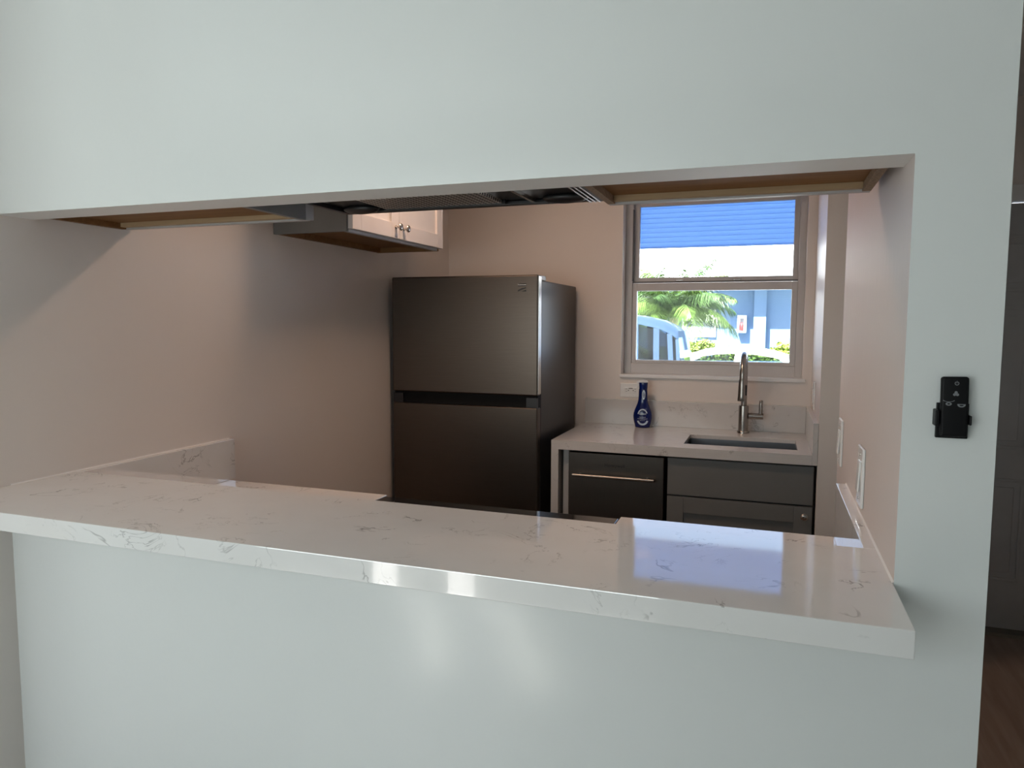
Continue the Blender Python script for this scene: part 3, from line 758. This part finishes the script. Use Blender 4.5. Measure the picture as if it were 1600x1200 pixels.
# slatted blue storm shutter lowered over the upper half of the window
t = thing('window_shutter', 'translucent blue slatted storm shutter lowered over the upper window pane', 'shutter', (-.3, 2.85, 1.889))
def shutter_panel(x0, x1, z0, z1, pitch):
    b = bmesh.new(); z = z0; prof_ = []
    while z < z1:
        for f, d in ((0, .0), (.10, .0035), (.5, .0055), (.90, .0035)): prof_.append((2.8500-d+.0055, z+f*pitch))
        z += pitch
    lo = [b.verts.new((x0, y, zz)) for y, zz in prof_]; hi = [b.verts.new((x1, y, zz)) for y, zz in prof_]
    for k in range(len(prof_)-1): b.faces.new((lo[k], hi[k], hi[k+1], lo[k+1]))
    bmesh.ops.recalc_face_normals(b, faces=b.faces); bmesh.ops.solidify(b, geom=b.faces[:], thickness=.0012); return b
obj('slat_panel', shutter_panel(WX0+.012, WX1-.012, 1.892, 2.165, .0262), M['shutter'], t)
obj('bottom_bar', B(WX0+.012, WX1-.012, 2.8455, 2.858, 1.884, 1.8918, .001), M['shutter'], t)
obj('side_track', B(WX0+.001, WX0+.0115, 2.8435, 2.862, WZ0+.001, WZ1-.001), M['frame'], t)
obj('side_track', B(WX1-.0115, WX1-.001, 2.8435, 2.862, WZ0+.001, WZ1-.001), M['frame'], t)

# neighbouring building
BY = 25.0
t = thing('neighbour_building', 'long blue grey single-storey building with white roof across the parking lot', 'building', (-2, BY, GZ))
obj('wall', B(-22, 14, BY, BY+.3, GZ, 2.9), M['bwall'], t)
prism_bm = prism(bmesh.new(), [(BY-.75, 2.58), (BY-.75, 2.82), (BY+9, 6.4), (BY+9, 6.1), (BY+.3, 2.905), (BY-.05, 2.62)], 'X', -23, 15)
obj('roof', prism_bm, M['rooftile'], t)
for px_ in (-.31, -6.2, 5.6):
    obj('pilaster', B(px_-.2, px_+.2, BY-.24, BY-.031, GZ, 2.60), M['bwall'], t)
bw = obj('window', bmesh.new() if False else (lambda b: (ring(b, -2.92, -1.76, .98, 2.10, .07, .07, .07, .07, BY-.06, BY-.031), b)[1])(bmesh.new()), M['bwhite'], t)
bm = bmesh.new(); z = 1.06
while z < 2.02:
    box(bm, -2.85, -1.83, BY-.042, BY-.034, z, z+.035); z += .055
obj('shutter_slats', bm, M['slat'], bw)
obj('mullion', B(-2.85, -1.83, BY-.058, BY-.043, 1.55, 1.62), M['bwhite'], bw)
# fire extinguisher cabinet
t = thing('extinguisher_cabinet', 'white fire extinguisher box mounted on the blue wall by the column', 'fire extinguisher box', (-.89, BY, 1.4))
bm = bmesh.new(); ex0, ex1, ez0, ez1 = -1.04, -.74, 1.14, 1.74
ring(bm, ex0, ex1, ez0, ez1, .05, .05, .06, .06, BY-.22, BY-.0505, .01); box(bm, ex0+.02, ex1-.02, BY-.05, BY-.031, ez0+.02, ez1-.02)
obj('box', bm, M['bwhite'], t)
obj('extinguisher', lathe(bmesh.new(), [(.055, 0), (.06, .02), (.06, .20), (.03, .24), (.02, .28)], (-.89, BY-.12, ez0+.065), 'Z', 18), M['red'], t, True)
obj('sign', B(-.94, -.84, BY-.0515-.01, BY-.0505, 1.44, 1.62), M['slat'], t)

# palm
def frond(parent, base, az, el, length, droop, m):
    bm = bmesh.new(); pts = []; n = 16
    d = Vector((math.cos(az)*math.cos(el), math.sin(az)*math.cos(el), math.sin(el)))
    p = Vector(base); e = el
    for k in range(n+1):
        pts.append(p.copy())
        e = el - droop*(k/n)**1.3
        p = p + Vector((math.cos(az)*math.cos(e), math.sin(az)*math.cos(e), math.sin(e)))*(length/n)
    tube(bm, pts, [.016*(1-.8*k/n) for k in range(n+1)], 5)
    side = Vector((-math.sin(az), math.cos(az), 0))
    for k in range(2, n+1):
        for sub in (0, .2, .4, .6, .8):
            f = min(1, (k-1+sub)/n); i = min(n-1, int(f*n)); c = pts[i].lerp(pts[i+1], f*n-i)
            tan = (pts[i+1]-pts[i]).normalized()
            ll = length*.33*math.sin(PI*min(1, f*.86+.14))**.7+.06
            for s in (-1, 1):
                dd = (side*s*.72 + tan*.62 + Vector((0, 0, -.38+random.uniform(-.22, .25)))).normalized()
                a = c; b1 = c+dd*ll*.55; b2 = c+dd*ll+Vector((0, 0, -ll*.25))
                w = tan*.011
                v = [bm.verts.new(x) for x in (a-w*.5, a+w*.5, b1+w, b1-w, b2)]
                bm.faces.new((v[0], v[1], v[2], v[3])); bm.faces.new((v[3], v[2], v[4]))
    return obj('frond', bm, m, parent)
def palm(base, h, label, nf, L):
    t = thing('palm_tree', label, 'palm tree', base)
    b = Vector(base); top = b+Vector((.05, 0, h))
    bm = tube(bmesh.new(), [b+(top-b)*k/8 for k in range(9)], [.16-.05*k/8+(.01 if k % 2 else 0) for k in range(9)], 12)
    obj('trunk', bm, M['palmtrunk'], t, True)
    for k in range(nf):
        az = 2*PI*k*.381966*1.0 + random.uniform(-.2, .2); el = 1.42-1.25*(k/nf)+random.uniform(-.1, .1)
        frond(t, top+Vector((0, 0, .02)), az, el, L*random.uniform(.85, 1.1), 1.0+.75*k/nf+random.uniform(-.1, .3), M['palmleaf'] if k % 3 else M['palmleafdk'])
palm((-2.55, 19.2, GZ), 2.06, 'green palm with arching fronds in front of the white roof', 34, 1.95)

# hedge of clipped leaves
def hedge(x0, x1, y0, y1, z1, label, nleaf):
    t = thing('hedge', label, 'hedge', ((x0+x1)/2, y0, GZ))
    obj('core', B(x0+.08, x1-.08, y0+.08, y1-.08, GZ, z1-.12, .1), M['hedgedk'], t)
    bm = bmesh.new()
    zt0 = z1
    for k in range(nleaf):
        f = random.random(); xx = random.uniform(x0, x1); z1 = zt0+(.24 if -2.7 < xx < -1.6 or xx > .25 else .0)+.05*math.sin(xx*9)
        if f < .5: c = Vector((xx, y0+random.uniform(-.02, .1), random.uniform(GZ+.1, z1)))
        else: c = Vector((xx, random.uniform(y0, y1), z1+random.uniform(-.12, .10)*1.0+.05*math.sin(k)))
        u = Vector((random.uniform(-1, 1), random.uniform(-1, 1), random.uniform(-1, 1))).normalized(); w = u.orthogonal().normalized()
        s = random.uniform(.05, .10)
        v = [bm.verts.new(c+x) for x in (-u*s, w*s*.5, u*s, -w*s*.5)]; bm.faces.new(v)
    l = obj('leaves', bm, M['hedge'], t)
hedge(-9, 3.5, 22.0, 22.9, .52, 'yellow green hedge running behind the white sedan', 12000)

# vehicles
def wheel(parent, c, r):
    w = obj('wheel', lathe(bmesh.new(), [(r*.55, -.10), (r*.9, -.11), (r, -.08), (r, .08), (r*.9, .11), (r*.55, .10)], c, '-Y', 28), M['tyre'], parent, True)
    obj('rim', lathe(bmesh.new(), [(r*.56, -.095), (r*.5, .112), (r*.15, .118)], c, '-Y', 20), M['steel'], w, True)
def car(name, label, cat, m, glassm, roof, belt, y0, y1, inset, pillars, lower, wheels, r, mirror):
    """roof: (x,z) curve from windscreen base to rear-glass base; belt: z of the waist line"""
    xs = [p[0] for p in lower]
    t = thing(name, label, cat, ((min(xs)+max(xs))/2, (y0+y1)/2, GZ))
    obj('body', prism(bmesh.new(), lower, 'Y', y0, y1, .05), m, t, True)
    # roof shell with crown
    bm = bmesh.new(); ny = 8; grid = []
    top = [p for p in roof if p[1] > belt+.12]
    for (x, z) in top:
        row = []
        for k in range(ny+1):
            f = k/ny*2-1; row.append(bm.verts.new((x, (y0+y1)/2+f*((y1-y0)/2-inset), z-.15*abs(f)**2.5)))
        grid.append(row)
    for i in range(len(grid)-1):
        for k in range(ny): bm.faces.new((grid[i][k], grid[i+1][k], grid[i+1][k+1], grid[i][k+1]))
    geo = bmesh.ops.solidify(bm, geom=bm.faces[:], thickness=.035)
    bmesh.ops.recalc_face_normals(bm, faces=bm.faces)
    obj('roof', bm, m, t, True)
    def zr(x):
        for (xa, za), (xb, zb_) in zip(roof, roof[1:]):
            if xa <= x <= xb: return za+(zb_-za)*(x-xa)/(xb-xa)
        return belt
    for s, yy in ((-1, y0), (1, y1)):
        yb_, yt = yy-s*.02, yy-s*inset
        for (xb, xt, w) in pillars:
            bm = bmesh.new()
            zt_ = zr(xt)-.17
            v = [bm.verts.new(p) for p in ((xb-w/2, yb_, belt-.03), (xb+w/2, yb_, belt-.03), (xt+w/2, yt, zt_+.02), (xt-w/2, yt, zt_+.02))]
            f = bm.faces.new(v)
            bmesh.ops.solidify(bm, geom=bm.faces[:], thickness=.04); bmesh.ops.recalc_face_normals(bm, faces=bm.faces)
            obj('pillar', bm, m, t)
        for (a, b_) in zip(pillars, pillars[1:]):
            bm = bmesh.new(); N_ = 8; lo = []; hi = []
            for k in range(N_+1):
                f = k/N_; xb = a[0]+(b_[0]-a[0])*f; xt = a[1]+(b_[1]-a[1])*f
                lo.append(bm.verts.new((xb, yb_-s*.012, belt-.02))); hi.append(bm.verts.new((xt, yt-s*.012, max(belt, zr(xt)-.18))))
            for k in range(N_): bm.faces.new((lo[k], lo[k+1], hi[k+1], hi[k]))
            obj('side_window', bm, glassm, t)
    for (p, q, nm) in ((roof[0], top[0], 'windscreen'), (top[-1], roof[-1], 'rear_window')):
        bm = bmesh.new(); wy = (y1-y0)/2; cy = (y0+y1)/2
        v = [bm.verts.new(c) for c in ((p[0], cy-wy+inset*.6, p[1]), (p[0], cy+wy-inset*.6, p[1]), (q[0], cy+wy-inset, q[1]-.05), (q[0], cy-wy+inset, q[1]-.05))]
        bm.faces.new(v); obj(nm, bm, glassm, t)
    for x in wheels:
        for yy in (y0+.08, y1-.08): wheel(t, (x, yy, GZ+r), r)
    if mirror:
        for yy, s in ((y0, -1), (y1, 1)):
            obj('wing_mirror', B(mirror[0]-.07, mirror[0]+.09, min(yy, yy+s*.2), max(yy, yy+s*.2), mirror[1]-.08, mirror[1]+.08, .03), M['darkgap'] if False else M['slat'], t)
    return t
car('sedan', 'white sedan parked side-on with hedge showing through its windows', 'car', M['carwhite'], M['carglass'],
    [(-2.35, .50), (-1.75, .74), (-1.45, .845), (-1.1, .895), (-.74, .915), (-.3, .90), (.1, .84), (.45, .74), (.95, .58)], .48, 16.1, 17.9, .22,
    [(-2.0, -1.55, .07), (-.70, -.66, .13), (.62, .30, .10)],
    [(-3.15, -.05), (-3.2, .18), (-3.05, .36), (-2.3, .50), (.95, .54), (1.55, .50), (1.7, .40), (1.72, .05), (1.6, -.25), (-3.0, -.25)], (-2.3, .85), .33, (-1.86, .585))
car('suv', 'pale blue boxy SUV parked at the left edge of the window view', 'car', M['carblue'], M['privacyglass'],
    [(-5.0, .92), (-4.5, 1.45), (-4.1, 1.58), (-3.2, 1.62), (-2.5, 1.63), (-2.15, 1.60), (-1.78, 1.52), (-1.57, 1.42), (-1.46, 1.33), (-1.40, .80)], .70, 11.2, 13.0, .10,
    [(-4.7, -4.35, .1), (-3.2, -3.15, .12), (-2.17, -2.19, .10), (-1.81, -1.83, .10), (-1.555, -1.605, .085), (-1.43, -1.475, .06)],
    [(-6.0, -.05), (-6.05, .5), (-5.9, .72), (-5.0, .80), (-1.42, .78), (-1.39, .5), (-1.40, .05), (-1.5, -.2), (-5.9, -.2)], (-5.1, -2.2), .37, None)

# ------------------------------------------------------------------ light
w = bpy.data.worlds.new('sky'); sc.world = w; w.use_nodes = True
nt = w.node_tree; bg = nt.nodes['Background']
sky = nt.nodes.new('ShaderNodeTexSky'); sky.sky_type = 'NISHITA'; sky.sun_disc = False; sky.dust_density = 3.0; sky.sun_elevation = math.radians(56); sky.sun_rotation = math.radians(210)
nt.links.new(sky.outputs[0], bg.inputs[0]); bg.inputs[1].default_value = .56
def light(name, kind, loc, energy, color, target=None, **k):
    l = bpy.data.lights.new(name, kind); l.energy = energy; l.color = color
    for a, b_ in k.items(): setattr(l, a, b_)
    o = bpy.data.objects.new(name, l); COL.objects.link(o); o.location = loc
    if target is not None: o.rotation_euler = (Vector(target)-Vector(loc)).to_track_quat('-Z', 'Y').to_euler()
    return o
S = Vector((-.5, -.83, 1.45))
light('sun', 'SUN', S*10, 46, (.97, 1, 1), (0, 0, 0), angle=math.radians(.53))
# daylight entering by the sliding door behind the camera
light('sliding_door_daylight', 'AREA', ((SX0+SX1)/2, ROOMY+.01, 1.55), 26, (.89, 1.0, 1.0), ((SX0+SX1)/2, 0, 1.45), shape='RECTANGLE', size=SX1-SX0, size_y=1.15)
# the ceiling fixture
light('ceiling_fixture_lamp', 'AREA', (-1.28, 1.32, CEIL-.05), 14.8, (1.0, .655, .45), None, shape='RECTANGLE', size=.94, size_y=.12)

# ------------------------------------------------------------------ camera
f, pitch, yaw, roll = 1127.0869, .0853, .3413, .0037
F = Vector((-math.sin(yaw)*math.cos(pitch), math.cos(yaw)*math.cos(pitch), -math.sin(pitch)))
Rv = Vector((math.cos(yaw), math.sin(yaw), 0)); Uv = Rv.cross(F)
c, s = math.cos(roll), math.sin(roll); Rv, Uv = Rv*c+Uv*s, Uv*c-Rv*s
cam = bpy.data.cameras.new('camera'); cam.sensor_width = 36; cam.lens = f/1600*36; cam.clip_start = .05; cam.clip_end = 200
co = bpy.data.objects.new('camera', cam); COL.objects.link(co)
mw = Matrix((Rv, Uv, -F)).transposed().to_4x4(); mw.translation = Vector((0, -1.2652, 1.4708)); co.matrix_world = mw
sc.camera = co
GROUPS = {'light_switch': 'light switches on the right wall', 'kitchen_countertop': 'lower counters either side of the range',
          'base_cabinet': 'base cabinets either side of the range', 'backsplash': 'quartz upstands along the walls',
          'wall_cabinet': 'wall cabinets in the kitchen', 'outlet': 'outlets near the sink', 'sun_gap_blind': 'added blinds that shape the sun strips'}
for o in bpy.data.objects:
    if o.parent is None and o.name.split('.')[0] in GROUPS: o['group'] = GROUPS[o.name.split('.')[0]]
for o in bpy.data.objects:
    if '_o' in o: del o['_o']
sc.view_settings.view_transform = 'Standard'; sc.view_settings.look = 'None'; sc.view_settings.exposure = 0; sc.view_settings.gamma = 1
sc.view_settings.use_curve_mapping = False
